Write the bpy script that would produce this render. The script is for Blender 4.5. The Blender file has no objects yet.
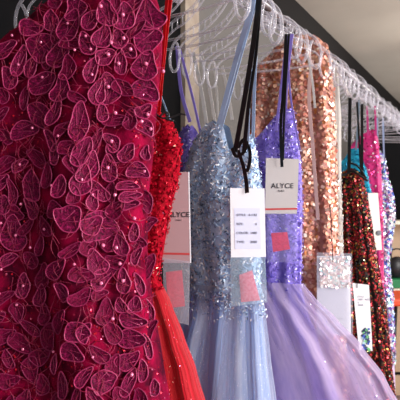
import bpy, math, random
from mathutils import Vector, Matrix
from mathutils.bvhtree import BVHTree
R = random.Random(7)
sc = bpy.context.scene
COL = sc.collection
F = 500.0; CZ = 1.45
TH = math.atan(298/500)
D = Vector((math.sin(TH), math.cos(TH), 0))      # along the clothes rail, away from the camera
N = Vector((math.cos(TH), -math.sin(TH), 0))     # across the rail, to the right
UP = Vector((0, 0, 1))
CAM = Vector((0, 0, CZ))

def at(px, py, Y):
    return Vector(((px-200)/F*Y, Y, CZ+(200-py)/F*Y))
def rail_pt(Y, K=319.0):                          # point of the rail line at depth Y
    return Vector(((298-K/Y)/F*Y, Y, 0))
def lin(c):
    return tuple((v/255/12.92 if v/255 <= .04045 else ((v/255+.055)/1.055)**2.4) for v in c)+(1,)

# ------------------------------------------------------------------ materials
def newmat(name):
    m = bpy.data.materials.new(name); m.use_nodes = True
    nt = m.node_tree; b = nt.nodes['Principled BSDF']
    return m, nt, b
def setp(b, **k):
    for a, v in k.items():
        key = {'col': 'Base Color', 'rough': 'Roughness', 'metal': 'Metallic', 'sheen': 'Sheen Weight', 'spec': 'Specular IOR Level',
               'trans': 'Transmission Weight', 'coat': 'Coat Weight', 'alpha': 'Alpha', 'sub': 'Subsurface Weight'}[a]
        b.inputs[key].default_value = v
def ramp(nt, stops, interp='LINEAR'):
    r = nt.nodes.new('ShaderNodeValToRGB'); cr = r.color_ramp; cr.interpolation = interp
    while len(cr.elements) < len(stops): cr.elements.new(.5)
    for e, (p, c) in zip(cr.elements, stops): e.position = p; e.color = lin(c)
    return r
def noise(nt, scale, detail=3, rough=.5):
    t = nt.nodes.new('ShaderNodeTexCoord'); n = nt.nodes.new('ShaderNodeTexNoise')
    n.inputs['Scale'].default_value = scale; n.inputs['Detail'].default_value = detail; n.inputs['Roughness'].default_value = rough
    nt.links.new(t.outputs['Object'], n.inputs['Vector']); return n
def bump(nt, b, src, strength, dist):
    u = nt.nodes.new('ShaderNodeBump'); u.inputs['Strength'].default_value = strength; u.inputs['Distance'].default_value = dist
    nt.links.new(src, u.inputs['Height']); nt.links.new(u.outputs['Normal'], b.inputs['Normal'])
def fabric(name, c1, c2, scale=120, rough=.75, sheen=.3, bmp=.4, dist=.002, spec=.3):
    m, nt, b = newmat(name); setp(b, rough=rough, sheen=sheen, spec=spec)
    n = noise(nt, scale, 4); r = ramp(nt, [(.35, c1), (.65, c2)])
    nt.links.new(n.outputs['Fac'], r.inputs['Fac']); nt.links.new(r.outputs['Color'], b.inputs['Base Color'])
    bump(nt, b, n.outputs['Fac'], bmp, dist); return m
def plain(name, c, rough=.5, metal=0, spec=.4, **k):
    m, nt, b = newmat(name); setp(b, col=lin(c), rough=rough, metal=metal, spec=spec, **k)
    n = noise(nt, 60, 2); bump(nt, b, n.outputs['Fac'], .05, .001); return m
def tulle(name, c1, c2, opac, scale=9, glitter=True, gcol=(255, 255, 255), stretch=(1, 1, .12)):
    m, nt, b = newmat(name)
    setp(b, rough=.6, sheen=.4, spec=.2)
    tc = nt.nodes.new('ShaderNodeTexCoord'); mp = nt.nodes.new('ShaderNodeMapping'); mp.inputs['Scale'].default_value = stretch
    n = nt.nodes.new('ShaderNodeTexNoise'); n.inputs['Scale'].default_value = scale*5; n.inputs['Detail'].default_value = 4
    mp.inputs['Scale'].default_value = (scale*3.2, 1.1, 1); n.inputs['Scale'].default_value = 2.2
    nt.links.new(tc.outputs['UV'], mp.inputs['Vector']); nt.links.new(mp.outputs['Vector'], n.inputs['Vector'])
    r = ramp(nt, [(.35, c1), (.65, c2)]); nt.links.new(n.outputs['Fac'], r.inputs['Fac'])
    bump(nt, b, n.outputs['Fac'], .5, .01)
    nt.links.new(r.outputs['Color'], b.inputs['Base Color'])
    tl = nt.nodes.new('ShaderNodeBsdfTranslucent'); nt.links.new(r.outputs['Color'], tl.inputs['Color'])
    mx = nt.nodes.new('ShaderNodeMixShader'); mx.inputs[0].default_value = .3
    nt.links.new(b.outputs[0], mx.inputs[1]); nt.links.new(tl.outputs[0], mx.inputs[2])
    out = nt.nodes['Material Output']; last = mx.outputs[0]
    if opac < 1:
        tr = nt.nodes.new('ShaderNodeBsdfTransparent'); m2 = nt.nodes.new('ShaderNodeMixShader'); m2.inputs[0].default_value = opac
        mr = nt.nodes.new('ShaderNodeMapRange'); mr.inputs['From Min'].default_value = .35; mr.inputs['From Max'].default_value = .68
        mr.inputs['To Min'].default_value = opac*.7; mr.inputs['To Max'].default_value = min(1, opac*1.35)
        nt.links.new(n.outputs['Fac'], mr.inputs['Value']); nt.links.new(mr.outputs[0], m2.inputs[0])
        nt.links.new(tr.outputs[0], m2.inputs[1]); nt.links.new(last, m2.inputs[2]); last = m2.outputs[0]
    nt.links.new(last, out.inputs['Surface']); return m
def sequin_mat(name, stops, rough=.25, metal=.55):
    m, nt, b = newmat(name); setp(b, rough=rough, metal=metal, spec=.6)
    g = nt.nodes.new('ShaderNodeNewGeometry'); r = ramp(nt, stops, 'CONSTANT')
    nt.links.new(g.outputs['Random Per Island'], r.inputs['Fac']); nt.links.new(r.outputs['Color'], b.inputs['Base Color'])
    return m
def clear(name, tint=(235, 235, 242), opac=.35):
    m, nt, b = newmat(name); setp(b, col=lin(tint), rough=.12, spec=.9, coat=.5)
    tr = nt.nodes.new('ShaderNodeBsdfTransparent'); tr.inputs[0].default_value = (.93, .93, .95, 1)
    lw = nt.nodes.new('ShaderNodeLayerWeight'); lw.inputs['Blend'].default_value = .35
    mr = nt.nodes.new('ShaderNodeMapRange'); mr.inputs['To Min'].default_value = opac*.55; mr.inputs['To Max'].default_value = min(1, opac*2.2)
    mx = nt.nodes.new('ShaderNodeMixShader')
    nt.links.new(lw.outputs['Facing'], mr.inputs['Value']); nt.links.new(mr.outputs[0], mx.inputs[0])
    nt.links.new(tr.outputs[0], mx.inputs[1]); nt.links.new(b.outputs[0], mx.inputs[2])
    nt.links.new(mx.outputs[0], nt.nodes['Material Output'].inputs['Surface']); return m

# ------------------------------------------------------------------ objects
def tag(o, label=None, cat=None, group=None, kind=None):
    if label: o['label'] = label
    if cat: o['category'] = cat
    if group: o['group'] = group
    if kind: o['kind'] = kind
    return o
def mesh(name, V, Fc, mat, parent=None, smooth=True):
    me = bpy.data.meshes.new(name); me.from_pydata([tuple(v) for v in V], [], Fc)
    me.materials.append(mat)
    if smooth: me.polygons.foreach_set('use_smooth', [True]*len(me.polygons))
    me.update()
    o = bpy.data.objects.new(name, me); COL.objects.link(o)
    if parent is not None:
        o.parent = parent; o.matrix_parent_inverse = PINV.get(parent.name, Matrix.Identity(4))
    return o
PINV = {}
def empty(name, loc, label, cat, group=None):
    o = bpy.data.objects.new(name, None); COL.objects.link(o); o.location = loc; o.empty_display_size = .05
    PINV[o.name] = Matrix.Translation(Vector(loc)).inverted()
    return tag(o, label, cat, group)
def tube_geo(V, Fc, pts, r, closed=False, sides=6):
    n = len(pts); b0 = len(V); ref = Vector((.13, .97, .21)).normalized()
    prev = None
    for i, p in enumerate(pts):
        a = pts[(i-1) % n] if (closed or i) else pts[0]
        c = pts[(i+1) % n] if (closed or i < n-1) else pts[-1]
        t = (c-a).normalized() if (c-a).length > 1e-9 else UP
        u = (prev - t*prev.dot(t)) if prev else t.cross(ref)
        if u.length < 1e-6: u = t.cross(UP)
        u.normalize(); prev = u; w = t.cross(u)
        rr = r[i] if isinstance(r, (list, tuple)) else r
        for k in range(sides):
            an = 2*math.pi*k/sides
            V.append(p + u*(math.cos(an)*rr) + w*(math.sin(an)*rr))
    for i in range(n if closed else n-1):
        j = (i+1) % n
        for k in range(sides):
            l = (k+1) % sides
            Fc.append((b0+i*sides+k, b0+i*sides+l, b0+j*sides+l, b0+j*sides+k))
    if not closed:
        Fc.append(tuple(b0+k for k in reversed(range(sides)))); Fc.append(tuple(b0+(n-1)*sides+k for k in range(sides)))
def smooth_pts(pts, sub=5, closed=False):
    out = []; n = len(pts)
    for i in range(n if closed else n-1):
        p0 = pts[(i-1) % n] if (closed or i) else pts[0]; p1 = pts[i]; p2 = pts[(i+1) % n]
        p3 = pts[(i+2) % n] if (closed or i+2 < n) else pts[-1]
        for s in range(sub):
            t = s/sub
            out.append(.5*((2*p1)+(p2-p0)*t+(2*p0-5*p1+4*p2-p3)*t*t+(3*p1-p0-3*p2+p3)*t**3))
    if not closed: out.append(pts[-1].copy())
    return out
def box_geo(V, Fc, c, ax, ay, az):
    b = len(V)
    for sx in (-1, 1):
        for sy in (-1, 1):
            for sz in (-1, 1): V.append(c+ax*sx+ay*sy+az*sz)
    for f in ((0, 1, 3, 2), (4, 6, 7, 5), (0, 4, 5, 1), (2, 3, 7, 6), (0, 2, 6, 4), (1, 5, 7, 3)): Fc.append(tuple(b+i for i in f))
def box(name, c, ax, ay, az, mat, parent=None, bev=0):
    V, Fc = [], []; box_geo(V, Fc, c, ax, ay, az); o = mesh(name, V, Fc, mat, parent, False)
    if bev:
        m = o.modifiers.new('b', 'BEVEL'); m.width = bev; m.segments = 2
    return o
def ribbon(name, pts, w, mat, parent=None, thick=.0004, side=N, twist=0):
    """flat ribbon with real thickness through the points"""
    P = smooth_pts([Vector(p) for p in pts], 6); V, Fc = [], []; n = len(P)
    for i, p in enumerate(P):
        t = (P[min(i+1, n-1)]-P[max(i-1, 0)]).normalized()
        s = side - t*side.dot(t); s.normalize()
        if twist: s = Matrix.Rotation(twist*math.sin(i/n*5), 3, t) @ s
        u = t.cross(s); ww = w[0]+(w[1]-w[0])*i/(n-1) if isinstance(w, tuple) else w
        V += [p+s*ww/2+u*thick, p-s*ww/2+u*thick, p-s*ww/2-u*thick, p+s*ww/2-u*thick]
    for i in range(n-1):
        for k in range(4):
            l = (k+1) % 4; Fc.append((i*4+k, i*4+l, i*4+4+l, i*4+4+k))
    Fc += [(3, 2, 1, 0), tuple((n-1)*4+k for k in range(4))]
    return mesh(name, V, Fc, mat, parent, False)

def interp(tab, x):
    if x <= tab[0][0]: return tab[0][1:]
    for a, b in zip(tab, tab[1:]):
        if x <= b[0]:
            t = (x-a[0])/(b[0]-a[0]); t = t*t*(3-2*t)*.35+t*.65
            return tuple(u+(v-u)*t for u, v in zip(a[1:], b[1:]))
    return tab[-1][1:]

class Cloth:
    """closed, hanging garment body: rings round a hanger position, silhouette given by rows (py, left, right)"""
    def __init__(s, Y, cpx, rows, top, thick, fold, yaw=0, seg=96, nr=70, seed=1, zend=.15, push=0):
        s.C = Vector(((cpx-200)/F*Y, Y, 0)); Rm = Matrix.Rotation(yaw, 3, 'Z')
        s.n = Rm @ N; s.d = Rm @ D; s.C += s.d*push
        s.rows, s.top, s.thick, s.fold, s.seg = rows, top, thick, fold, seg
        rnd = random.Random(seed); ph = [rnd.uniform(0, 6.28) for _ in range(8)]
        V, Fc = [], []; y0, y1 = rows[0][0], rows[-1][0]
        blend = y0+(y1-y0)*.22
        ys = [y0+(y1-y0)*(i/(nr-1)) for i in range(nr)]
        yend = 200+(CZ-zend)/Y*F; ex = 12
        if zend is not None and yend > y1:
            ys += [y1+(yend-y1)*(i+1)/ex for i in range(ex)]
        for y in ys:
            xl, xr = interp([(r[0], r[1], r[2]) for r in rows], y)
            if y > y1:
                g = 1+.15*(y-y1)/(yend-y1); c = (xl+xr)/2; xl = c-(c-xl)*g; xr = c+(xr-c)*g
            tl, tr = s.t_of(xl), s.t_of(xr)
            b = interp(thick, y)[0]; am, k = interp(fold, y)[:2]
            k = fold[0][2]
            for j in range(seg):
                a = 2*math.pi*j/seg; ca, sa = math.cos(a), math.sin(a)
                f = am*(math.sin(k*a+ph[0]+.9*math.sin(y*.011+ph[1]))*.6+math.sin(k*1.7*a//1*0+(int(k*1.6))*a+ph[2]+y*.006)*.4)
                ea = (tr-tl)/2; tt = (tl+tr)/2+ea*ca*(abs(ca)**-.15 if abs(ca) > .01 else 1)*1.0
                dd = -(b+f)*sa*(abs(sa)**-.3 if abs(sa) > .01 else 1)
                tt = max(tl, min(tr, tt)) + f*.25*ca
                px = 200+F*((s.C+s.n*tt).x)/((s.C+s.n*tt).y)
                yy = y
                if top and y < blend:
                    yt = interp([(q[0], q[1]) for q in top], px)[0]; yy = yt+(y-y0)*(blend-yt)/(blend-y0)
                P = s.C+s.n*tt+s.d*dd; P.z = CZ+(200-yy)/F*Y
                V.append(P)
        nR = s.nR = len(ys)
        for i in range(nR-1):
            for j in range(seg):
                l = (j+1) % seg; Fc.append((i*seg+j, (i+1)*seg+j, (i+1)*seg+l, i*seg+l))
        s.V, s.F = V, Fc
        s.bvh = BVHTree.FromPolygons(V, Fc)
    def t_of(s, px):
        u = (px-200)/F; return (u*s.C.y-s.C.x)/(s.n.x-u*s.n.y)
    def build(s, name, mat, parent, zmax=None, zmin=None):
        def ok(f):
            z = sum(s.V[i].z for i in f)/4
            return (zmax is None or z <= zmax) and (zmin is None or z > zmin)
        o = mesh(name, s.V, [f for f in s.F if ok(f)], mat, parent); me = o.data; sg = s.seg
        uv = me.uv_layers.new(name='UVMap')
        for p in me.polygons:
            vs = [me.loops[i].vertex_index for i in p.loop_indices]; wrap = any(v % sg == 0 for v in vs) and any(v % sg == sg-1 for v in vs)
            for li, v in zip(p.loop_indices, vs):
                j = v % sg; uv.data[li].uv = ((sg if wrap and j == 0 else j)/sg, (v//sg)/s.nR)
        return o
    def hit(s, px, py):
        d = (at(px, py, 1)-CAM).normalized(); h = s.bvh.ray_cast(CAM, d)
        if h[0] is None: return None, None
        n = h[1]
        if n.dot(d) > 0: n = -n
        return h[0], n
    def sample(s, count, zlo, zhi, rnd, dens=None, cut=.3):
        fs = []; w = []
        for f in s.F:
            a, b, c, dd = (s.V[i] for i in f); z = (a.z+c.z)/2
            if not zlo <= z <= zhi: continue
            nn = (c-a).cross(dd-b)
            if nn.length < 1e-12: continue
            ar = nn.length; nn.normalize()
            mid = (a+b+c+dd)/4; 
            if nn.dot(mid-Vector((s.C.x, s.C.y, mid.z))) < 0: nn = -nn
            if nn.dot(s.d) > cut: continue
            q = dens(mid) if dens else 1
            if q <= 0: continue
            fs.append((a, b, c, dd, nn)); w.append(ar*q)
        out = []
        for a, b, c, dd, nn in rnd.choices(fs, w, k=count):
            u, v = rnd.random(), rnd.random()
            out.append(((a*(1-u)+b*u)*(1-v)+(dd*(1-u)+c*u)*v, nn))
        return out
def flakes(name, pts, size, mat, parent, rnd, off=.0015, tilt=.5, shape='hex', label=None, stuff=True, jitter=.35):
    V, Fc = [], []
    for p, n in pts:
        nn = (n+Vector((rnd.uniform(-1, 1), rnd.uniform(-1, 1), rnd.uniform(-1, 1)))*tilt).normalized()
        u = nn.cross(UP); u = u.normalized() if u.length > 1e-4 else N.copy(); v = nn.cross(u)
        a = rnd.uniform(0, 6.28); u, v = u*math.cos(a)+v*math.sin(a), v*math.cos(a)-u*math.sin(a)
        r = size*rnd.uniform(1-jitter, 1+jitter); q = p+n*off*rnd.uniform(.5, 1.8); b = len(V)
        if shape == 'hex':
            for k in range(6): V.append(q+u*math.cos(k*1.0472)*r+v*math.sin(k*1.0472)*r)
            Fc.append(tuple(b+k for k in range(6)))
        else:   # curled leaf / bugle bead
            for k, (x, y, h) in enumerate(((-1.6, 0, 0), (-.5, .5, .3), (.7, .45, .3), (1.6, 0, 0), (.7, -.45, .3), (-.5, -.45, .3))):
                V.append(q+u*x*r+v*y*r+nn*h*r)
            Fc.append(tuple(b+k for k in range(6)))
    o = mesh(name, V, Fc, mat, parent, False)
    if stuff: o['kind'] = 'stuff'
    if label: o['label'] = label
    return o

# ------------------------------------------------------------------ palette
M_clear = clear('clear acrylic', (244, 240, 248), .29)
M_bag = clear('clear plastic film', (222, 222, 236), .26)
M_black = plain('black satin ribbon', (14, 13, 16), .45)
M_white = plain('white satin ribbon', (225, 220, 216), .5)
M_card = plain('white card', (222, 220, 226), .6)
M_cardg = plain('warm grey card', (172, 164, 163), .65)
M_cardp = plain('pinkish grey card', (158, 124, 128), .65)
M_label = plain('blue white sticker', (208, 210, 232), .5)
M_ink = plain('dark ink', (34, 32, 40), .7)
M_inkg = plain('grey ink', (120, 120, 138), .7)
M_redst = plain('red print', (170, 50, 52), .6)

# ------------------------------------------------------------------ the room
def wall_K(w): return (w/math.cos(TH))*F
wall_off = 1.0
W0 = -N*wall_off/1.0                                   # a point of the wall line nearest the camera
M_wall = plain('taupe wall paint', (104, 100, 97), .85, spec=.2)
M_ceil = fabric('grey ceiling paint', (214, 208, 196), (206, 200, 188), 3, .9, 0, .1, .002, .1)
M_beam = plain('dark brown wood', (26, 23, 23), .8, spec=.15)
M_frame = fabric('tan wood trim', (160, 146, 132), (144, 128, 114), 20, .6, 0, .1)
M_dark = plain('dark doorway cloth', (12, 11, 13), .9, spec=.1)
M_floor = fabric('dusty pink carpet', (176, 140, 130), (150, 118, 110), 80, .95, .2)
Hc = 2.53
o = box('wall_left', W0-N*.05+D*3+UP*Hc/2, D*5.5, N*.05, UP*Hc/2, M_wall); tag(o, kind='structure')
o = box('ceiling', D*3+N*1.5+UP*(Hc+.05), D*5.5, N*2.6, UP*.05, M_ceil); tag(o, kind='structure')
o = box('floor', D*3+N*1.5-UP*.05, D*5.5, N*2.6, UP*.05, M_floor); tag(o, kind='structure')
o = box('wall_back', D*8.45+N*1.5+UP*Hc/2, D*.05, N*2.6, UP*Hc/2, M_wall); tag(o, kind='structure')
o = box('trim_1', W0+N*.03+D*3+UP*(Hc-.08), D*5.5, N*.03, UP*.08, M_beam); tag(o, kind='structure')
def wall_pt(px):                                       # where the wall is seen at column px
    u = (px-200)/F
    # camera ray (u,1)*Y lies on wall: dot(P,N) = -wall_off
    Y = -wall_off/(u*N.x+N.y); return Vector((u*Y, Y, 0))
a, b_ = wall_pt(-400), wall_pt(175)
c = (a+b_)/2; L = (b_-a).length/2
o = box('door_1', c+N*.012+UP*1.12, D*L, N*.012, UP*1.12, M_dark); tag(o, kind='structure')
a, b_ = wall_pt(176), wall_pt(190); c = (a+b_)/2; L = (b_-a).length/2
o = box('trim_2', c+N*.02+UP*1.16, D*L, N*.02, UP*1.16, M_frame); tag(o, kind='structure')

# rail
V, Fc = [], []
ra, rb = rail_pt(1.3), rail_pt(1.3)
p0 = ra-D*.95+UP*1.985; p1 = ra+D*3.2+UP*1.985
tube_geo(V, Fc, [p0, p1], .0095, sides=16)
o = mesh('clothes_rail', V, Fc, plain('brushed steel', (150, 146, 148), .35, .9)); tag(o, 'long metal rail that the clear hangers and gowns hang from', 'clothes rail')

# ------------------------------------------------------------------ hangers
def hanger_meshes():
    P = [(0, .128), (.014, .124), (.03, .104), (.052, .084), (.08, .070), (.11, .060), (.14, .046), (.162, .026), (.171, .000), (.170, -.028), (.160, -.044), (.148, -.036), (.143, -.012), (.146, .012), (.152, .028)]
    out = []
    for s in (-1, 1):
        V, Fc = [], []
        pts = smooth_pts([Vector((s*x, 0, z)) for x, z in P], 5)
        tube_geo(V, Fc, pts, .0034, sides=8)
        Q = [(0, .112), (.012, .108), (.026, .090), (.05, .067), (.08, .048), (.11, .038), (.135, .024), (.143, .008)]
        pts = smooth_pts([Vector((s*x, 0, z)) for x, z in Q], 4)
        tube_geo(V, Fc, pts, .0026, sides=6)
        for q in range(6):                              # little ribs between the two rods
            x = .04+q*.016; zt = interp(P, x)[0]; zb = interp(Q, x)[0]
            tube_geo(V, Fc, [Vector((s*x, 0, zt)), Vector((s*x, 0, zb))], .0016, sides=5)
        out.append(('shoulder_arm', V, Fc))
    V, Fc = [], []
    tube_geo(V, Fc, smooth_pts([Vector((-.14, 0, -.006)), Vector((-.07, 0, -.010)), Vector((0, 0, -.011)), Vector((.07, 0, -.010)), Vector((.14, 0, -.006))], 4), .003, sides=7)
    out.append(('crossbar', V, Fc))
    V, Fc = [], []
    pts = [Vector((0, 0, .110)), Vector((0, 0, .13)), Vector((.004, 0, .142)), Vector((.017, 0, .150)), Vector((.020, 0, .166)), Vector((.014, 0, .180)), Vector((0, 0, .1835)), Vector((-.014, 0, .180)), Vector((-.021, 0, .166))]
    tube_geo(V, Fc, smooth_pts(pts, 5), .0032, sides=8)
    out.append(('hook', V, Fc)); return out
HM = []
for nme, V, Fc in hanger_meshes():
    me = bpy.data.meshes.new(nme); me.from_pydata([tuple(v) for v in V], [], Fc); me.materials.append(M_clear)
    me.polygons.foreach_set('use_smooth', [True]*len(me.polygons)); HM.append((nme, me))
def hanger(pos, yaw, roll, label, group=None, zt=1.985):
    o = bpy.data.objects.new('clothes_hanger', None); COL.objects.link(o); o.empty_display_size = .05
    o.location = (pos.x, pos.y, zt+.0148-.1835); o.rotation_euler = (0, roll, -TH+yaw)
    tag(o, label, 'hanger', group)
    for nme, me in HM:
        c = bpy.data.objects.new(nme, me); COL.objects.link(c); c.parent = o
    return o

# ------------------------------------------------------------------ gown 1: wine gown with appliqued petals
rnd = random.Random(11)
rows1 = [(-52, 84, 138), (-20, 68, 146), (0, 54, 152), (20, 30, 158), (38, 4, 160), (60, -20, 160), (100, -36, 156), (150, -40, 151), (200, -42, 145), (250, -44, 143), (300, -48, 148), (350, -54, 157), (400, -60, 166), (460, -70, 172)]
g1 = Cloth(.85, 60, rows1, None, [(-52, .02), (40, .045), (200, .06), (460, .075)], [(-52, .001, 6), (100, .007, 6), (250, .014, 6), (460, .018, 6)], yaw=.25, seg=140, nr=90, seed=3)
e1 = empty('evening_gown', (g1.C.x, g1.C.y, .15), 'wine red gown covered in corded flower petals and pearls, nearest of the rack', 'dress')
M_w = fabric('wine tulle', (64, 0, 26), (144, 0, 50), 30, .8, 0, .8, .004, .08)
g1.build('bodice', M_w, e1)
M_pet, nt, b = newmat('plum organza petal'); setp(b, rough=.55, sheen=0, spec=.15)
tc = nt.nodes.new('ShaderNodeTexCoord'); mp = nt.nodes.new('ShaderNodeMapping'); mp.inputs['Scale'].default_value = (16, 1.6, 1)
nn = nt.nodes.new('ShaderNodeTexNoise'); nn.inputs['Scale'].default_value = 2.5; nn.inputs['Detail'].default_value = 4
nt.links.new(tc.outputs['UV'], mp.inputs['Vector']); nt.links.new(mp.outputs['Vector'], nn.inputs['Vector'])
r = ramp(nt, [(.38, (62, 0, 32)), (.54, (112, 0, 54)), (.70, (160, 30, 92))]); nt.links.new(nn.outputs['Fac'], r.inputs['Fac']); nt.links.new(r.outputs['Color'], b.inputs['Base Color'])
bump(nt, b, nn.outputs['Fac'], .8, .002)
M_cord = plain('mauve cord', (176, 46, 98), .4, .1, .6)
M_pearl = plain('pink pearl', (240, 120, 165), .18, .15, .9, coat=.6)
M_sq1 = sequin_mat('red sequins', [(0, (190, 8, 40)), (.4, (150, 6, 50)), (.7, (225, 20, 50)), (.92, (240, 110, 150))])
flakes('sequin', g1.sample(4200, .9, 1.9, rnd), .0013, M_sq1, e1, rnd)
PB = [[], []], [[], []]
def petal(px, py, L, W, ang, curl=1.0, veins=True, bulk=False):
    p, n = g1.hit(min(px, 158), py)
    if p is None: 
        p, n = g1.hit(px-10, py)
        if p is None: return
    if px > 130: n = (n*.4-g1.d*.8+Vector((0, 0, 0))).normalized()
    s = p.y/F; p = p if px <= 158 else p+N*(px-158)*s
    L *= s*1.08; W *= s*1.08; n = (n+Vector((0, -.3, 0))).normalized()
    u = (UP - n*UP.dot(n)).normalized(); v = u.cross(n)     # v points right
    if v.x < 0: v = -v
    a = math.radians(ang); A = u*math.cos(a)+v*math.sin(a); B = v*math.cos(a)-u*math.sin(a)
    K = 22; rim = []
    wob = rnd.uniform(-.3, .3); ph = rnd.uniform(0, 6)
    for k in range(K):
        t = 2*math.pi*k/K; x = math.cos(t); y = math.sin(t)
        wd = (1-.33*x)*(1+.09*math.sin(3*t+ph)+.05*math.sin(5*t+ph*2))                      # narrower toward the tip
        rim.append((x*L/2, y*W/2*wd + wob*W*(x*x)))
    def pos(x, y, h): return p+A*x+B*y+n*(h+.0035+.004*curl*abs(y)/(W/2+1e-6)*.6+.003*curl*abs(x)/(L/2+1e-6))
    V = [pos(0, 0, -.0008)]; Fc = []
    rings = 5
    for r in range(1, rings+1):
        q = r/rings
        for k, (x, y) in enumerate(rim):
            V.append(pos(x*q, y*q, .0009*math.sin(k*math.pi)*q + (.0007 if k % 2 else -.0004)*math.sin(q*3.14)))
    for k in range(K): Fc.append((0, 1+k, 1+(k+1) % K))
    for r in range(rings-1):
        for k in range(K):
            l = (k+1) % K; Fc.append((1+r*K+k, 1+r*K+K+k, 1+r*K+K+l, 1+r*K+l))
    if not bulk:
        po = mesh('petal', V, Fc, M_pet, e1); uv = po.data.uv_layers.new(name='UVMap')
        for pl in po.data.polygons:
            vs = [po.data.loops[i].vertex_index for i in pl.loop_indices]; m_ = max(0 if v == 0 else (v-1) % K for v in vs)
            for li, v in zip(pl.loop_indices, vs):
                k = m_ if v == 0 else (v-1) % K
                if k == 0 and m_ == K-1: k = K
                uv.data[li].uv = (k/K+px*.13, 0 if v == 0 else ((v-1)//K+1)/rings)
    else:
        q0 = len(PB[0][0]); PB[0][0].extend(V); PB[0][1].extend(tuple(i+q0 for i in f) for f in Fc)
    V, Fc = [], []
    tube_geo(V, Fc, [pos(x, y, .0006) for x, y in rim], .00095, True, 5)
    for q in range(2 if veins else 0):
        a0 = rnd.uniform(-.5, .5)
        tube_geo(V, Fc, [pos(-L*.42, 0, .0004), pos(-L*.1, W*.10*(q*2-1)+a0*W*.1, .0005), pos(L*.28, W*.22*(q*2-1), .0005)], .0004, False, 4)
    if bulk:
        q0 = len(PB[1][0]); PB[1][0].extend(V); PB[1][1].extend(tuple(i+q0 for i in f) for f in Fc); return
    PINV.setdefault(po.name, Matrix.Identity(4))
    c = mesh('cord_edging', V, Fc, M_cord, po)
petals = [(126,18,26,19,10),(148,18,30,24,-30),(149,40,27,24,70),(145,66,28,22,10),(147,91,28,19,115),(107,15,26,18,-20),(104,38,22,16,30),(120,40,18,14,-15),(106,57,20,14,60),(121,64,22,11,0),(110,90,30,20,5),(98,92,26,14,15),(131,53,16,12,130),
 (103,113,18,10,-5),(145,112,17,12,60),(147,128,18,12,130),(113,142,20,12,-35),(113,155,20,10,-40),(128,153,20,13,35),(110,168,26,14,-5),(139,170,22,14,100),(97,191,26,12,-45),(128,185,22,8,90),(90,168,32,15,25),(130,196,22,9,80),(145,153,14,8,0),
 (99,224,34,27,80),(121,243,24,13,-10),(124,280,24,12,-5),(102,276,28,14,50),(131,203,18,10,80),(135,232,18,9,10),(136,255,18,8,25),(92,200,20,10,10),(140,283,22,8,-20),
 (121,305,15,10,-30),(136,303,15,12,10),(134,320,27,13,100),(133,338,27,17,92),(129,360,25,14,65),(144,369,21,9,0),(129,381,28,11,25),(155,386,16,9,0),(103,379,24,20,60),(84,331,20,12,20),(150,310,24,7,-12),(148,345,24,7,-15),
 (79,330,25,18,85),(75,352,26,16,110),(66,384,26,12,0),(95,398,26,12,-40),(57,362,20,7,10),(85,375,24,10,40),
 (14,233,34,22,-10),(71,219,26,25,70),(25,285,24,12,5),(92,225,22,16,60),(35,207,22,12,-30),(95,262,26,16,-30),(60,268,28,14,50),(10,258,18,10,60),(5,205,18,14,10),(44,295,22,12,20),(65,290,20,12,-40),
 (27,130,30,16,80),(42,115,30,20,-50),(80,122,38,17,5),(83,152,30,16,30),(58,112,30,12,25),(54,140,24,9,-30),(82,180,30,18,15),(57,155,20,10,0),(22,165,18,10,60),(33,186,30,18,-10),(3,182,18,12,60),(62,187,22,14,20),
 (42,46,28,26,40),(63,55,30,20,35),(33,30,24,14,100),(72,27,32,22,20),(22,62,30,12,20),(45,84,30,20,70),(78,10,24,20,-10),(12,78,22,14,-20),(64,90,26,18,20),(92,70,26,12,20),(88,45,24,14,-30),(33,68,20,12,20),(8,50,26,14,60),(52,22,20,14,-10),(92,22,20,16,30)]
petals = petals[:99]
for q in petals: petal(*q)
extra = []
for i in range(4000):
    px, py = rnd.uniform(-15, 150), rnd.uniform(2, 415)
    if all(math.hypot(px-q[0], (py-q[1])*.8) > (13.5 if q in petals else 15) for q in petals+extra):
        extra.append((px, py, rnd.uniform(16, 26), rnd.uniform(8, 15), rnd.choice((rnd.uniform(-60, 60), rnd.uniform(0, 180)))))
for q in extra: petal(*q, bulk=True)
o = mesh('small_petal', PB[0][0], PB[0][1], fabric('dark plum organza', (78, 0, 34), (118, 2, 54), 300, .6, 0, .8, .002, .12), e1); o['kind'] = 'stuff'
o = mesh('small_petal_edging', PB[1][0], PB[1][1], plain('plum pink cord', (134, 22, 72), .5, .1, .4), e1); o['kind'] = 'stuff'
pearls = [(124,17),(103,9),(88,38),(92,51),(125,40),(112,44),(109,56),(132,51),(120,65),(145,65),(158,71),(109,88),(151,97),(117,114),(145,115),(140,122),(147,129),(113,142),(109,168),(141,171),(117,195),(132,218),(103,245),(118,247),(121,263),(124,280),(100,283),(112,318),(139,323),(132,373),(93,356),(19,304),(24,204),(18,235),(49,229),(34,247),(75,264),(3,269),(1,293),(36,129),(62,137),(23,165),(56,186),(82,180),(77,2),(71,26),(16,38),(44,44),(21,66),(46,79),(78,52),(93,76),(25,348),(58,350),(26,285),(92,195),(3,223)]
def uvball(V, Fc, c, r, a=10, b=7):
    s0 = len(V)
    for i in range(b+1):
        th = math.pi*i/b
        for j in range(a): V.append(c+Vector((math.sin(th)*math.cos(j*2*math.pi/a), math.sin(th)*math.sin(j*2*math.pi/a), math.cos(th)))*r)
    for i in range(b):
        for j in range(a): Fc.append((s0+i*a+j, s0+(i+1)*a+j, s0+(i+1)*a+(j+1) % a, s0+i*a+(j+1) % a))
for (px, py) in pearls:
    p, n = g1.hit(px, py)
    if p is None: p, n = g1.hit(px-8, py); 
    if p is None: continue
    V, Fc = [], []; uvball(V, Fc, p+n*.009, .0031 if px > 95 else .0023); mesh('pearl', V, Fc, M_pearl, e1)
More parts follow.
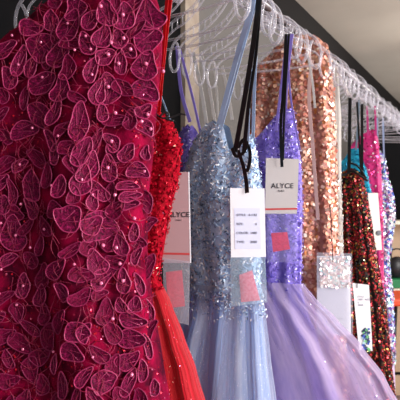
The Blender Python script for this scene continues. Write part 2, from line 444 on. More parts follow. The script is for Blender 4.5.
# loose corded scrolls wandering over the lace
V, Fc = [], []
for i in range(420):
    px, py = rnd.uniform(-20, 150), rnd.uniform(-5, 398); a = rnd.uniform(0, 6.28); pts = []; c = rnd.uniform(-.5, .5)
    for k in range(7):
        p, n = g1.hit(px, py)
        if p is None: break
        pts.append(p+n*(.006+.004*math.sin(k+i))); a += c+rnd.uniform(-.25, .25); px += math.sin(a)*4.2; py += math.cos(a)*5.2
    if len(pts) > 3: tube_geo(V, Fc, smooth_pts(pts, 3), .0006, sides=4)
o = mesh('lace_scroll', V, Fc, plain('plum cord', (140, 20, 60), .45, .1), e1); o['kind'] = 'stuff'

# ------------------------------------------------------------------ gown 2: red
rnd = random.Random(21)
rows2 = [(112, 92, 160), (122, 90, 174), (132, 88, 180), (150, 88, 179), (165, 90, 178), (180, 90, 176), (205, 92, 169), (225, 95, 165), (250, 98, 161), (275, 100, 157), (300, 98, 169), (330, 95, 181), (360, 92, 193), (400, 88, 205), (440, 82, 214)]
g2 = Cloth(.98, 132, rows2, [(92, 116), (150, 111), (165, 117), (180, 134)], [(112, .02), (200, .035), (275, .022), (440, .05)], [(112, .001, 9), (270, .002, 9), (330, .006, 9), (440, .009, 9)], seg=120, nr=80, seed=5)
e2 = empty('evening_gown', (g2.C.x, g2.C.y, .15), 'bright red gown with frilly sequined bodice and glitter tulle skirt behind the wine gown', 'dress')
zw = CZ+(200-285)/F*.98
M_r = fabric('red lace', (124, 0, 16), (178, 0, 34), 160, .7, .0, .8, .003, .1)
g2.build('bodice', M_r, e2, zmin=zw)
g2.build('skirt', tulle('red tulle', (176, 0, 18), (216, 2, 38), 1, 8), e2, zmax=zw)
def frill(cl, name, mat, parent, count, zlo, zhi, size, rnd, out=.006):
    V, Fc = [], []
    for p, n in cl.sample(count, zlo, zhi, rnd, cut=.5):
        t = Vector((rnd.uniform(-1, 1), rnd.uniform(-1, 1), rnd.uniform(-1, 1))); t = (t-n*t.dot(n)).normalized(); w = n.cross(t)
        L = size*rnd.uniform(.6, 1.4); b = len(V)
        for k in range(4):
            q = k/3; c = p+t*L*(q-.2)+n*(out*math.sin(q*2.2)); ww = L*.3*math.sin(.5+q*2.4)
            V.append(c+w*ww+n*.0008); V.append(c-w*ww)
        for k in range(3): Fc.append((b+2*k, b+2*k+1, b+2*k+3, b+2*k+2))
    o = mesh(name, V, Fc, mat, parent); o['kind'] = 'stuff'; return o
frill(g2, 'lace_frill', M_r, e2, 1500, zw, 1.62, .007, rnd, .004)
M_sq2 = sequin_mat('red glass beads', [(0, (190, 4, 30)), (.55, (225, 40, 60)), (.85, (255, 190, 170)), (.95, (255, 120, 170))])
flakes('bead', g2.sample(1000, zw, 1.6, rnd), .0016, M_sq2, e2, rnd, .003, .6, 'leaf')
flakes('glitter', g2.sample(1500, 1.0, zw, rnd), .0007, M_sq2, e2, rnd, .001)
M_rs = plain('red satin', (215, 14, 26), .4)
ribbon('strap', [at(158, 113, .935), at(163, 60, .91), at(170, 0, .90), at(177, -40, .90)], .010, M_rs, e2)
ribbon('strap', [at(155, 113, .93), at(162, 60, .90), at(167, 0, .895), at(173, -40, .895)], .007, M_rs, e2)
ribbon('hanging_loop', [at(60, 113, .96), at(120, 5, .97), at(142, -40, .92)], .006, M_rs, e2)
V, Fc = [], []
tube_geo(V, Fc, smooth_pts([at(154, 112, .90), at(162, 118, .90), at(172, 117, .90), at(180, 114, .90), at(186, 115, .90)], 4), .0016)
tube_geo(V, Fc, smooth_pts([at(160, 117, .899), at(164, 112, .898), at(169, 114, .90), at(166, 119, .90), at(174, 121, .90)], 4), .0018)
mesh('ribbon_bow', V, Fc, M_black, e2)['label'] = 'thin black ribbon tied at the strap'

# ------------------------------------------------------------------ gown 3: pale blue
rnd = random.Random(31)
rows3 = [(118, 192, 252), (130, 188, 254), (150, 183, 257), (165, 181, 259), (200, 181, 260), (240, 183, 259), (285, 186, 259), (310, 182, 261), (350, 174, 264), (400, 164, 269), (450, 156, 274)]
g3 = Cloth(1.08, 222, rows3, [(181, 168), (197, 138), (209, 124), (217, 121), (226, 126), (232, 150), (240, 152), (248, 142), (253, 136), (260, 150)], [(118, .015), (200, .03), (285, .02), (450, .05)], [(118, .001, 8), (200, .004, 8), (300, .006, 8), (450, .010, 8)], seg=140, nr=90, seed=9)
e3 = empty('evening_gown', (g3.C.x, g3.C.y, .15), 'pale blue gown with silver beaded bodice and misty blue tulle skirt', 'dress')
zw = CZ+(200-288)/F*1.08
M_b = fabric('pale blue lace', (150, 182, 222), (200, 216, 238), 60, .6, .3, .8, .003)
g3.build('bodice', M_b, e3, zmin=zw)
M_bt = tulle('blue tulle', (140, 172, 228), (186, 202, 238), 1, 7)
g3.build('skirt', M_bt, e3, zmax=zw)
rows3b = [(285, 184, 261), (310, 180, 264), (350, 171, 268), (400, 160, 274), (450, 150, 280)]
g3b = Cloth(1.08, 222, rows3b, None, [(285, .024), (450, .060)], [(285, .002, 9), (330, .008, 9), (450, .016, 9)], seg=160, nr=50, seed=12)
g3b.build('tulle_overlay', tulle('blue net', (176, 192, 226), (214, 218, 232), .4, 6), e3)
M_sq3 = sequin_mat('silver blue beads', [(0, (172, 196, 224)), (.25, (92, 118, 150)), (.36, (220, 232, 244)), (.58, (150, 178, 214)), (.8, (196, 192, 200)), (.9, (250, 252, 255))], .25, .3)
flakes('bead', g3.sample(2600, zw, 1.72, rnd), .0029, M_sq3, e3, rnd, .002, .45, 'leaf')
hang = lambda m: max(0, 1-(zw-m.z)/.085)**2
flakes('bead', g3.sample(650, zw-.085, zw, rnd, hang), .0022, M_sq3, e3, rnd, .007, .4, 'leaf')
flakes('glitter', g3b.sample(1300, .95, zw-.03, rnd), .0006, sequin_mat('white glitter', [(0, (220, 226, 245)), (.5, (250, 250, 255))], .2, .3), e3, rnd, .001)
M_bs = plain('pale blue satin', (170, 196, 232), .4)
ribbon('strap', [at(219, 124, 1.02), at(236, 60, 1.0), at(252, 5, .95), at(257, -25, .945)], .011, M_bs, e3)
ribbon('strap', [at(222, 126, 1.0), at(240, 60, .99), at(255, 5, .978), at(259, -25, .97)], .005, M_bs, e3)
ribbon('strap', [at(253, 138, 1.0), at(255, 70, .985), at(259, 0, .97), at(260, -25, .965)], .007, M_bs, e3)
ribbon('strap', [at(248, 146, 1.0), at(251, 70, .975), at(257, 0, .965)], .004, M_bs, e3)
ribbon('hanging_loop', [at(170, 120, 1.12), at(152, 70, 1.1), at(148, 40, 1.1), at(140, -30, 1.1)], .004, M_bs, e3)

# ------------------------------------------------------------------ gown 4: lavender
rnd = random.Random(41)
rows4 = [(122, 180, 294), (140, 178, 298), (165, 180, 301), (200, 183, 302), (240, 187, 302), (282, 190, 301), (300, 188, 306), (330, 182, 318), (370, 172, 334), (400, 166, 346), (450, 155, 366)]
g4 = Cloth(1.26, 240, rows4, [(180, 128), (190, 120), (205, 146), (235, 165), (258, 140), (280, 118), (292, 114), (300, 128)], [(122, .015), (200, .035), (285, .022), (450, .055)], [(122, .001, 13), (200, .003, 13), (300, .006, 13), (450, .012, 13)], seg=150, nr=90, seed=15)
e4 = empty('evening_gown', (g4.C.x, g4.C.y, .15), 'lavender gown with beaded lace bodice and wide sheer tulle skirt', 'dress')
zw = CZ+(200-284)/F*1.26
M_l = fabric('lavender lace', (112, 92, 196), (150, 130, 216), 70, .6, .3, .8, .003)
g4.build('bodice', M_l, e4, zmin=zw)
g4.build('skirt', tulle('lavender satin under skirt', (128, 108, 214), (162, 146, 232), 1, 5), e4, zmax=zw)
rows4b = [(278, 186, 303), (290, 182, 314), (308, 176, 336), (330, 170, 362), (355, 160, 386), (400, 148, 420), (440, 135, 446)]
for q, (rw, th, sd, op) in enumerate(((rows4b, .062, 22, .42), ([(y, l+2, l+2+(r-l)*.88) for y, l, r in rows4b], .075, 25, .38))):
    gg = Cloth(1.26, 240, rw, None, [(278, .026), (330, .05), (440, th)], [(278, .002, 15), (320, .008, 15), (440, .014, 15)], seg=160, nr=60, seed=sd)
    gg.build('tulle_overlay', tulle('lilac net', (196, 176, 230), (236, 214, 238), op, 5), e4)
    if q == 0: g4b = gg
M_sq4 = sequin_mat('lavender beads', [(0, (130, 110, 215)), (.3, (95, 75, 185)), (.55, (170, 155, 235)), (.8, (205, 200, 250)), (.93, (240, 240, 255))], .25, .5)
flakes('bead', g4.sample(3600, zw-.02, 1.72, rnd), .0024, M_sq4, e4, rnd, .002, .5, 'leaf')
flakes('glitter', g4b.sample(900, .95, zw, rnd), .0007, M_sq4, e4, rnd, .001)
M_ls = plain('lavender satin', (150, 132, 226), .4)
ribbon('strap', [at(190, 122, 1.32), at(181, 90, 1.32), at(177, 46, 1.31)], .010, M_ls, e4)
ribbon('strap', [at(202, 140, 1.31), at(192, 95, 1.31), at(180, 50, 1.30)], .007, M_ls, e4)
ribbon('strap', [at(284, 122, 1.14), at(286, 80, 1.13), at(291, 34, 1.12)], .012, M_ls, e4)
ribbon('strap', [at(276, 130, 1.13), at(282, 80, 1.125), at(287, 36, 1.12)], .006, M_ls, e4)
ribbon('strap', [at(300, 150, 1.125), at(291, 100, 1.12), at(288, 60, 1.115)], .004, M_ls, e4)

# ------------------------------------------------------------------ gown 5: rose gold paillettes
rnd = random.Random(51)
rows5 = [(38, 258, 326), (60, 254, 331), (100, 250, 333), (150, 247, 335), (200, 245, 336), (260, 244, 338), (340, 240, 344), (420, 232, 352)]
g5 = Cloth(1.5, 292, rows5, [(258, 60), (285, 42), (300, 37), (318, 42), (328, 52)], [(38, .012), (150, .035), (420, .05)], [(38, .002, 7), (150, .008, 7), (420, .012, 7)], seg=100, nr=60, seed=17)
e5 = empty('evening_gown', (g5.C.x, g5.C.y, .15), 'rose gold gown of large shimmering peach sequins beside the lavender gown', 'dress')
g5.build('bodice', fabric('dusty rose mesh', (196, 132, 114), (220, 160, 140), 50), e5)
M_sq5 = sequin_mat('rose gold sequins', [(0, (212, 142, 118)), (.22, (186, 108, 92)), (.42, (230, 178, 148)), (.6, (220, 156, 146)), (.76, (246, 205, 180)), (.88, (180, 110, 60)), (.95, (255, 240, 225))], .42, .4)
flakes('sequin', g5.sample(8000, .8, 1.99, rnd), .0052, M_sq5, e5, rnd, .003, .42)
ribbon('strap', [at(312, 60, 1.40), at(309, 95, 1.40), at(313, 150, 1.41), at(318, 220, 1.42)], .010, plain('pink satin', (226, 190, 184), .5), e5)

# pale gown just behind it
rnd = random.Random(55)
rows6 = [(70, 300, 338), (120, 296, 341), (180, 292, 341), (250, 290, 343), (330, 288, 345), (400, 286, 350)]
g6 = Cloth(1.62, 312, rows6, None, [(70, .01), (150, .022), (400, .03)], [(70, .001, 9), (400, .005, 9)], seg=80, nr=40, seed=19)
e6 = empty('evening_gown', (g6.C.x, g6.C.y, .15), 'pale cream gown, only a narrow strip showing beside the rose gold sequins', 'dress')
g6.build('bodice', tulle('cream tulle', (196, 190, 186), (222, 216, 210), 1, 6), e6)
M_sq6 = sequin_mat('cream sequins', [(0, (232, 214, 200)), (.5, (205, 200, 205)), (.8, (250, 240, 225))], .3, .4)
flakes('sequin', g6.sample(1500, 1.0, 1.55, rnd), .003, M_sq6, e6, rnd, .002)

# ------------------------------------------------------------------ gown 7: black, red and gold sequins
rnd = random.Random(61)
rows7 = [(166, 336, 363), (180, 338, 365), (200, 340, 368), (230, 342, 372), (250, 343, 375), (275, 343, 380), (310, 344, 386), (360, 345, 391), (420, 344, 398)]
g7 = Cloth(1.85, 350, rows7, [(336, 172), (345, 172), (352, 168), (362, 174), (368, 180)], [(166, .02), (250, .035), (420, .05)], [(166, .001, 10), (250, .006, 10), (420, .010, 10)], seg=110, nr=60, seed=23)
e7 = empty('evening_gown', (g7.C.x, g7.C.y, .15), 'black gown glinting with red and gold sequins, black straps above its neckline', 'dress')
g7.build('bodice', fabric('black stretch mesh', (22, 12, 14), (44, 20, 20), 60), e7)
M_sq7 = sequin_mat('red gold black sequins', [(0, (14, 10, 12)), (.26, (130, 18, 34)), (.46, (190, 40, 52)), (.64, (120, 80, 20)), (.72, (20, 30, 18)), (.80, (205, 60, 66)), (.90, (215, 150, 80)), (.94, (235, 190, 130)), (.97, (60, 70, 30))], .25, .5)
flakes('sequin', g7.sample(9000, .75, 1.57, rnd), .0034, M_sq7, e7, rnd, .002, .5)
V, Fc = [], []
tube_geo(V, Fc, smooth_pts([at(336, 175, 1.80), at(344, 175, 1.80), at(352, 171, 1.79), at(358, 174, 1.78), at(368, 181, 1.77)], 4), .0045)
mesh('neckline_trim', V, Fc, M_black, e7)
V, Fc = [], []
tube_geo(V, Fc, smooth_pts([at(350, 163, 1.80), at(356, 165, 1.79), at(361, 170, 1.785), at(366, 178, 1.775)], 4), .0035)
mesh('neckline_trim', V, Fc, M_black, e7)
for a, b_, w in (((338, 172), (340, 96), .008), ((349, 172), (350, 98), .012), ((361, 174), (357, 102), .007), ((362, 176), (362, 104), .010)):
    ribbon('strap', [at(a[0], a[1], 1.79), at((a[0]+b_[0])/2, (a[1]+b_[1])/2, 1.785), at(b_[0], b_[1], 1.78)], w, M_black, e7)

# gown 8: teal
rnd = random.Random(71)
rows8 = [(148, 330, 366), (175, 330, 373), (205, 330, 375), (260, 330, 376), (340, 328, 378), (420, 326, 380)]
g8 = Cloth(2.02, 352, rows8, [(336, 170), (344, 160), (352, 149), (358, 148), (366, 168), (374, 192)], [(148, .015), (420, .045)], [(148, .001, 8), (420, .008, 8)], seg=90, nr=50, seed=27)
e8 = empty('evening_gown', (g8.C.x, g8.C.y, .15), 'turquoise gown peeking out behind the black and red sequined gown', 'dress')
g8.build('bodice', fabric('turquoise lame', (4, 120, 160), (20, 160, 190), 60), e8)
M_sq8 = sequin_mat('turquoise beads', [(0, (8, 130, 175)), (.4, (10, 95, 130)), (.65, (40, 180, 210)), (.9, (150, 230, 240))], .25, .5)
flakes('bead', g8.sample(2200, .9, 1.7, rnd), .0035, M_sq8, e8, rnd, .002, .4, 'leaf')
ribbon('strap', [at(356, 150, 1.99), at(358, 125, 1.98), at(359, 100, 1.97)], .008, plain('blue grey satin', (110, 130, 150), .5), e8)

# gown 9: hot pink
rnd = random.Random(81)
rows9 = [(132, 344, 378), (160, 346, 381), (220, 348, 383), (300, 350, 384), (420, 350, 388)]
g9 = Cloth(2.2, 366, rows9, [(344, 160), (354, 142), (364, 134), (374, 130), (382, 148)], [(132, .015), (420, .045)], [(132, .002, 8), (420, .008, 8)], seg=90, nr=50, seed=29)
e9 = empty('evening_gown', (g9.C.x, g9.C.y, .15), 'hot pink satin gown with scattered beads behind the turquoise one', 'dress')
g9.build('bodice', fabric('hot pink satin', (176, 14, 96), (205, 40, 120), 40, .5), e9)
flakes('bead', g9.sample(900, .9, 1.75, rnd), .004, sequin_mat('pink beads', [(0, (225, 90, 160)), (.5, (200, 40, 110)), (.8, (250, 220, 235))]), e9, rnd, .003)
for px in (368, 376): ribbon('strap', [at(px, 136, 2.16), at(px-.5, 118, 2.15), at(px-1, 106, 2.14)], .008, plain('pink strap satin', (200, 60, 130), .5), e9)

# gown 10: iridescent
rnd = random.Random(91)
rows10 = [(150, 362, 384), (170, 362, 387), (190, 362, 392), (215, 364, 394), (240, 364, 391), (260, 365, 388), (300, 366, 392), (360, 366, 394), (420, 366, 396)]
g10 = Cloth(2.32, 376, rows10, [(362, 160), (372, 152), (380, 150), (386, 162)], [(150, .02), (420, .06)], [(150, .002, 7), (420, .010, 7)], seg=90, nr=60, seed=33)
e10 = empty('evening_gown', (g10.C.x, g10.C.y, .15), 'iridescent white, blue and violet sequined gown, farthest right on the rack', 'dress')
g10.build('bodice', fabric('lilac mesh', (190, 160, 200), (210, 190, 225), 30), e10)
M_sq10 = sequin_mat('iridescent sequins', [(0, (225, 232, 245)), (.22, (90, 120, 215)), (.36, (210, 110, 175)), (.5, (130, 90, 200)), (.62, (190, 235, 230)), (.75, (245, 205, 225)), (.88, (255, 255, 250)), (.96, (60, 150, 180))], .25, .4)
flakes('sequin', g10.sample(6000, .7, 1.72, rnd), .0062, M_sq10, e10, rnd, .004, .5)
for px in (378, 384): ribbon('strap', [at(px, 158, 2.26), at(px-.5, 140, 2.25), at(px-1, 118, 2.24)], .007, plain('pale blue strap', (150, 170, 205), .5), e10)

# ------------------------------------------------------------------ hang tags
def text(s, size, mat, parent, name, P, side, bold=0, sp=1.0, align='CENTER'):
    cu = bpy.data.curves.new('t', 'FONT'); cu.body = s; cu.size = size; cu.extrude = .0001; cu.align_x = align; cu.offset = bold; cu.space_character = sp
    ob = bpy.data.objects.new('t', cu); me = bpy.data.meshes.new_from_object(ob)
    bpy.data.objects.remove(ob); me.name = name; me.materials.clear(); me.materials.append(mat)
    nrm = UP.cross(side)*1.0        # away from camera side
    for v in me.vertices: v.co = P+side*v.co.x+UP*v.co.y-nrm*v.co.z
    o = bpy.data.objects.new(name, me); COL.objects.link(o); o.parent = parent; o.matrix_parent_inverse = PINV[parent.name]; return o
def board(name, quad, Y, mat, parent, th=.0012, front=0, hole=None):
    """flat card with thickness, four corners in the photo at depth Y, facing the camera side"""
    P = [at(x, y, Y) - Vector((0, 1, 0))*front for x, y in quad]; V = P+[p+Vector((0, th, 0)) for p in P]
    return mesh(name, V, [(0, 1, 2, 3), (7, 6, 5, 4), (0, 4, 5, 1), (1, 5, 6, 2), (2, 6, 7, 3), (3, 7, 4, 0)], mat, parent, False)
def rect(x0, y0, x1, y1, sk=0): return [(x0, y0), (x1, y0), (x1+sk, y1), (x0+sk, y1)]
def pouch(name, quad, Y, mat, parent, front=0, puff=.003, nx=10, ny=12, seed=1):
    r_ = random.Random(seed); V, Fc = [], []
    a, b, c, d = [at(x, y, Y) - Vector((0, 1, 0))*front for x, y in quad]
    for sgn in (-1, 1):
        for i in range(ny+1):
            for j in range(nx+1):
                u, v = j/nx, i/ny; p = (a*(1-u)+b*u)*(1-v)+(d*(1-u)+c*u)*v
                h = puff*(16*u*(1-u)*v*(1-v))**.5+ (.0008*r_.random() if 0 < i < ny and 0 < j < nx else 0)
                V.append(p+Vector((0, sgn*(h+.0002), 0)))
    S = (nx+1)*(ny+1)
    for q in (0, 1):
        for i in range(ny):
            for j in range(nx):
                k = q*S+i*(nx+1)+j; f = (k, k+1, k+nx+2, k+nx+1); Fc.append(f if q == 0 else f[::-1])
    return mesh(name, V, Fc, mat, parent)
X = Vector((1, 0, 0))
M_sw_r = fabric('crimson swatch', (176, 20, 54), (200, 40, 70), 200, .6)
M_sw_p = fabric('pink swatch', (214, 88, 116), (230, 140, 158), 200, .6)

# tag of the red gown
Y = 1.0
t1 = empty('hang_tag', at(177, 215, Y), 'pinkish grey swing tag with red stripe, half hidden by the red gown', 'tag')
board('card', [(164, 172), (188, 172), (190, 263), (162, 263)], Y, M_cardp, t1)
board('card_edge', [(188.2, 172), (189.4, 172), (191.2, 263), (190, 263)], Y, M_card, t1, .001, .0003)['label'] = 'white edge of the card behind'
text('ALYCE', .0145, M_ink, t1, 'lettering', at(178.6, 217, Y)-Vector((0, .0012, 0)), X, .0001, 1.05)
text('PARIS', .0048, M_ink, t1, 'lettering', at(178.6, 221, Y)-Vector((0, .0012, 0)), X)
board('red_stripe', [(162.6, 252.5), (189.8, 253), (189.8, 255), (162.6, 254.5)], Y, M_redst, t1, .0006, .0008)
pouch('plastic_bag', [(163, 258), (190, 261), (189, 325), (164, 317)], Y, M_bag, t1, .004)
s1 = board('fabric_swatch', [(166, 272), (182, 270), (185, 306), (168, 308)], Y, M_sw_r, t1, .0015, .002)
# tag of the blue gown
Y = .99
t2 = empty('hang_tag', at(247, 222, Y), 'white swing tag with printed size sticker on the blue gown, holding a pink swatch', 'tag')
board('card', [(230, 188), (264.5, 188.5), (266, 257), (231, 257.5)], Y, M_card, t2)
board('sticker', [(234, 208), (260, 208), (261, 249), (235, 249)], Y, M_label, t2, .0004, .0006)
for k, (a_, b_) in enumerate((('STYLE:', '61142'), ('SIZE:', '6'), ('COLOR:', '1480'), ('TYPE:', '2080'))):
    y = 216+k*9
    text(a_, .0066, M_inkg, t2, 'lettering', at(236.5, y, Y)-Vector((0, .0014, 0)), X, .0001, 1, 'LEFT')
    text(b_, .0066, M_inkg, t2, 'lettering', at(257, y, Y)-Vector((0, .0014, 0)), X, .0001, 1, 'RIGHT')
pouch('plastic_bag', [(230, 257), (265, 257), (267, 302), (231, 306)], Y, clear('blue tinted film', (200, 224, 240), .3), t2, .004, .005, seed=4)
pouch('fabric_swatch', [(239, 275), (252, 270), (260, 300), (241, 302)], Y, M_sw_p, t2, .0025, .002, 6, 6)
ribbon('ribbon', [at(238, 150, 1.0), at(243, 165, .995), at(246, 180, .99), at(247, 193, .983)], (.007, .009), M_black, t2)
ribbon('ribbon', [at(235, 152, .975), at(240, 125, .968), at(246, 90, .962), at(252, 52, .958), at(257, 15, .955), at(259, -5, .955)], .0105, M_black, t2)
ribbon('ribbon', [at(244, 152, .968), at(248, 110, .962), at(253, 75, .96), at(257, 45, .958), at(261, -5, .956)], (.009, .005), M_black, t2)
ribbon('ribbon_knot', [at(232, 148, .975), at(236, 156, .968), at(243, 153, .962), at(247, 144, .965), at(243, 140, .968), at(238, 148, .972)], .007, M_black, t2)
ribbon('ribbon_knot', [at(243, 138, .97), at(249, 148, .966), at(250, 160, .97), at(247, 172, .975)], (.006, .008), M_black, t2)
# tag of the lavender gown
Y = 1.13
t3 = empty('hang_tag', at(282, 190, Y), 'warm grey swing tag with red line on the lavender gown, crimson swatch below', 'tag')
board('card', [(266, 158), (299, 159), (297, 214), (265, 214)], Y, M_cardg, t3)
text('ALYCE', .0160, M_ink, t3, 'lettering', at(282.3, 188.2, Y)-Vector((0, .0014, 0)), X, .0001, 1.1)
text('PARIS', .0058, M_ink, t3, 'lettering', at(281, 191.8, Y)-Vector((0, .0014, 0)), X)
board('red_stripe', [(265.2, 208.4), (297.4, 207.8), (297.4, 209.6), (265.2, 210.2)], Y, M_redst, t3, .0005, .0008)
pouch('plastic_bag', [(266, 213), (297, 213), (296, 262), (267, 262)], Y, clear('violet tinted film', (190, 180, 230), .16), t3, .004)
board('fabric_swatch', [(271, 233), (287, 232), (290, 249), (273, 252)], Y, M_sw_r, t3, .0015, .002)
ribbon('ribbon', [at(282, 167, 1.118), at(281, 145, 1.118), at(281, 120, 1.11), at(284, 80, 1.105), at(286, 34, 1.10)], .007, M_black, t3)
ribbon('ribbon', [at(283, 160, 1.114), at(284, 120, 1.105), at(286, 80, 1.102), at(289, 34, 1.10)], .005, M_black, t3)
# clear bag in front of the rose gold gown
Y = 1.37
t4 = empty('hang_tag', at(333, 295, Y), 'clear bagged swing tag with iridescent sequin swatch on the rose gold gown', 'tag')
board('card', [(317, 256), (350, 256), (351, 335), (317, 335)], Y, M_card, t4)
sw = pouch('sequin_swatch', [(320, 257), (349, 257), (349, 286), (321, 288)], Y, plain('cream swatch', (230, 214, 214), .4), t4, .004, .003)
rr = random.Random(5); pts = []
for i in range(260): pts.append((at(rr.uniform(320, 349), rr.uniform(257, 287), Y)-Vector((0, .0075, 0)), Vector((0, -1, 0))))
flakes('swatch_sequin', pts, .004, sequin_mat('pastel sequins', [(0, (236, 214, 206)), (.3, (250, 244, 236)), (.5, (190, 225, 225)), (.65, (242, 200, 205)), (.85, (255, 255, 250))], .25, .3), t4, rr, .001, .4)
pouch('plastic_bag', [(316, 252), (351, 253), (352, 336), (316, 336)], Y, clear('clear film', (225, 225, 236), .22), t4, .009, .003)
ribbon('string', [at(333, 262, Y-.014), at(332, 240, Y-.012), at(331, 220, Y-.012), at(330, 205, Y-.005)], .0022, M_black, t4)
text('ALYCE', .004, M_inkg, t4, 'lettering', at(339, 318, Y)-Vector((0, .0135, 0)), X)
# small white tag
Y = 1.72
t5 = empty('hang_tag', at(363, 318, Y), 'small white swing tag with rainbow foil mark below the black and red gown', 'tag')
board('card', [(352.5, 283), (369, 285), (372.5, 351), (359, 350)], Y, M_card, t5)
for k, s in enumerate(('STYLE', '1480 - RED', '6', '8060')):
    text(s, .009, M_inkg, t5, 'lettering', at(357+k*.3, 297.5+k*2.8, Y)-Vector((0, .0014, 0)), X, 0, 1, 'LEFT')
pts = [(at(rr.uniform(362, 369), rr.uniform(328, 350), Y)-Vector((0, .001, 0)), Vector((0, -1, 0))) for i in range(70)]
flakes('foil_mark', pts, .0045, sequin_mat('foil', [(0, (40, 60, 80)), (.3, (60, 90, 190)), (.5, (120, 200, 130)), (.7, (70, 60, 120)), (.85, (180, 210, 220))], .3, .3), t5, rr, .0006, .1)
ribbon('string', [at(357, 288, Y-.004), at(357, 278, Y-.004), at(356, 262, Y-.004)], .003, M_black, t5)
# far tag
Y = 1.90
t6 = empty('hang_tag', at(374, 222, Y), 'blank pale tag with a dark grey dot between the red-gold and iridescent gowns', 'tag')
board('card', [(368, 193), (378, 193), (382, 250), (372, 250)], Y, plain('ivory card', (224, 216, 210), .6), t6)
V, Fc = [], []; uvball(V, Fc, at(379, 233, Y-.004), .010); o = mesh('dot', [Vector((v.x, (v.y-Y+.004)*.1+Y-.003, v.z)) for v in V], Fc, plain('grey dot', (110, 110, 118), .6), t6)

# white ribbon loops hanging from the hangers
for k, (a_, b_, Y, w) in enumerate((((193, 52), (207, 126), 1.42, .011), ((201, 52), (215, 122), 1.45, .009), ((222, 66), (232, 120), 1.5, .009), ((213, 60), (218, 118), 1.52, .006), ((308, 56), (315, 108), 1.38, .006), ((349, 95), (334, 66), 1.56, .006))):
    pts = [at(a_[0], a_[1], Y), at((a_[0]+b_[0])/2+1, (a_[1]+b_[1])/2, Y), at(b_[0], b_[1], Y)]
    o = ribbon('hanging_ribbon', pts, w, M_white)
    tag(o, ['broad white ribbon hanging left of the blue straps', 'second white ribbon, just right of the broadest one',
            'white ribbon hanging close to the blue strap', 'thin white ribbon between the wide white ones and the blue strap',
            'thin white ribbon lying over the rose gold sequins', 'short white ribbon near the top of the cream gown'][k], 'ribbon', None)

# ------------------------------------------------------------------ hangers in place
own = [(.87, 'wine red gown', .25, -.14), (.97, 'bright red gown', 0, 0), (1.07, 'pale blue gown', 0, -.02), (1.24, 'lavender gown', 0, .02), (1.5, 'rose gold gown', .03, -.03),
       (1.62, 'cream gown', -.03, .02), (1.85, 'black and red sequined gown', .02, 0), (2.02, 'turquoise gown', -.02, .03), (2.2, 'hot pink gown', .02, -.02), (2.34, 'iridescent gown', 0, 0)]
for Y, nm, yw, rl in own:
    p = rail_pt(Y)
    if nm == 'wine red gown': p = p-N*.085
    h = hanger(p, yw, rl, 'clear plastic hanger that carries the '+nm)
rh = random.Random(3)
Y = 1.12; used = [q[0] for q in own]
while Y < 3.1:
    if min(abs(Y-u) for u in used) > .022:
        hanger(rail_pt(Y), rh.uniform(-.2, .2), rh.uniform(-.09, .09), 'spare clear plastic hanger crowded on the rail between the gowns', 'spare clear hangers on the rail')
    Y += rh.uniform(.055, .11)

# ------------------------------------------------------------------ far right: shelf unit with odds and ends
Y = 3.3
M_cream = plain('cream laminate', (226, 214, 196), .5)
M_tan = plain('tan board', (196, 168, 140), .6)
e = empty('shelving_unit', at(412, 400, Y)*1, 'cream open shelving unit at the far right behind the iridescent gown', 'shelf')
x0, x1 = 372, 470
def shelf_board(y, th=.012):
    a_, b_ = at(x0, y, Y), at(x1, y, Y); c = (a_+b_)/2+Vector((0, .18, 0))
    box('shelf', c, X*((b_.x-a_.x)/2), Vector((0, .18, 0)), UP*th, M_cream, e, .003)
for y in (223, 291): shelf_board(y)
zb = at(0, 223, Y).z
c = at((x0+x1)/2, 0, Y); w = (at(x1, 0, Y).x-at(x0, 0, Y).x)/2
box('back_panel', Vector((c.x, Y+.37, zb/2)), X*w, Vector((0, .01, 0)), UP*(zb/2-.02), M_tan, e)
for s in (-1, 1): box('side_panel', Vector((c.x+s*(w-.01), Y+.18, zb/2-.01)), X*.01, Vector((0, .17, 0)), UP*(zb/2-.02), M_cream, e)
# dark display board standing on top
o = box('display_board', Vector((c.x-.02, Y+.2, zb+.012+.36)), X*(w-.03), Vector((0, .02, 0)), UP*.36, plain('matt black board', (8, 8, 10), .9, spec=.1), None, .004)
tag(o, 'black upright board standing on top of the cream shelving unit', 'board')
# boxes and bits on shelves
z2 = at(0, 291, Y).z+.012
o = box('box', Vector((at(398, 0, Y).x+.03, Y+.12, z2+.031)), X*.075, Vector((0, .09, 0)), UP*.028, plain('green card box', (20, 120, 70), .5), None, .003); tag(o, 'flat green box lying on the lower cream shelf', 'box')
e = empty('handbag', Vector((at(399, 0, Y).x+.03, Y+.12, z2+.056)), 'small dark rounded handbag resting on the green box', 'bag')
V, Fc = [], []; cc = Vector((at(401, 0, Y).x+.02, Y+.12, z2+.056+.07))
uvball(V, Fc, Vector((0, 0, 0)), 1, 18, 12)
mesh('bag_body', [cc+Vector((v.x*.065, v.y*.04, max(-.07, v.z*.078))) for v in V], Fc, plain('black leather', (30, 30, 34), .4), e)
V, Fc = [], []; tube_geo(V, Fc, smooth_pts([cc+Vector((-.04, 0, .05)), cc+Vector((-.03, 0, .12)), cc+Vector((.03, 0, .12)), cc+Vector((.04, 0, .05))], 6), .005); mesh('bag_handle', V, Fc, plain('black strap', (26, 26, 30), .5), e)
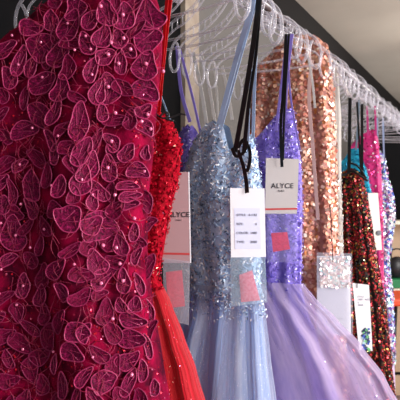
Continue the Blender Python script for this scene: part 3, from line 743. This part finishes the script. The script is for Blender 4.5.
# orange-topped stool/chair in front
Yc = 2.95
e = empty('chair', at(404, 430, Yc), 'chair with orange seat and black legs at the right edge of the photo', 'chair')
zs = at(0, 303, Yc).z; cx = at(416, 0, Yc).x
box('seat', Vector((cx, Yc+.15, zs)), X*.14, Vector((0, .15, 0)), UP*.022, plain('orange vinyl', (226, 78, 40), .45), e, .012)
for sx in (-1, 1):
    for sy in (0, 1):
        V, Fc = [], []
        p0 = Vector((cx+sx*.11, Yc+.03+sy*.24, zs-.02)); p1 = Vector((cx+sx*.16, Yc-.01+sy*.32, .012))
        tube_geo(V, Fc, [p0, p1], .013, sides=10); mesh('leg', V, Fc, M_black, e)
for z in (.42, .2):
    V, Fc = [], []; tube_geo(V, Fc, [Vector((cx-.125, Yc+.02, z)), Vector((cx+.125, Yc+.02, z))], .010)
    mesh('foot_rail', V, Fc, M_black, e)

# ------------------------------------------------------------------ light and camera
w = bpy.data.worlds.new('w'); sc.world = w; w.use_nodes = True
bg = w.node_tree.nodes['Background']; bg.inputs[0].default_value = (.80, .88, 1.0, 1); bg.inputs[1].default_value = .52
def area(name, loc, target, sx, sy, power, col):
    l = bpy.data.lights.new(name, 'AREA'); l.shape = 'RECTANGLE'; l.size = sx; l.size_y = sy; l.energy = power; l.color = col
    o = bpy.data.objects.new(name, l); COL.objects.link(o); o.location = loc
    o.rotation_euler = (Vector(target)-Vector(loc)).to_track_quat('-Z', 'Y').to_euler(); return o
area('window_light', (2.7, -.7, 2.1), (.1, 1.4, 1.3), 1.6, 1.5, 185, (1, .985, .97))
area('ceiling_lamp', (1.8, 3.0, 2.45), (.6, 2.2, 1.2), .8, .8, 14, (1, .93, .85))
area('ceiling_fill', (3.4, 3.2, 1.3), (.8, 4.4, 2.4), 1.4, 1.2, 26, (1, .98, .95))  # added fill lamp out of view, brightens the far right of the ceiling

cam = bpy.data.cameras.new('cam'); co = bpy.data.objects.new('camera', cam); COL.objects.link(co)
co.location = CAM; co.rotation_euler = (math.radians(90), 0, 0); cam.lens = 45; cam.sensor_width = 36; cam.clip_start = .01
cam.dof.use_dof = True; cam.dof.focus_distance = 1.05; cam.dof.aperture_fstop = 11
sc.camera = co
sc.view_settings.view_transform = 'Standard'; sc.view_settings.look = 'None'; sc.view_settings.gamma = 1
sc.view_settings.exposure = .32; sc.view_settings.use_curve_mapping = False
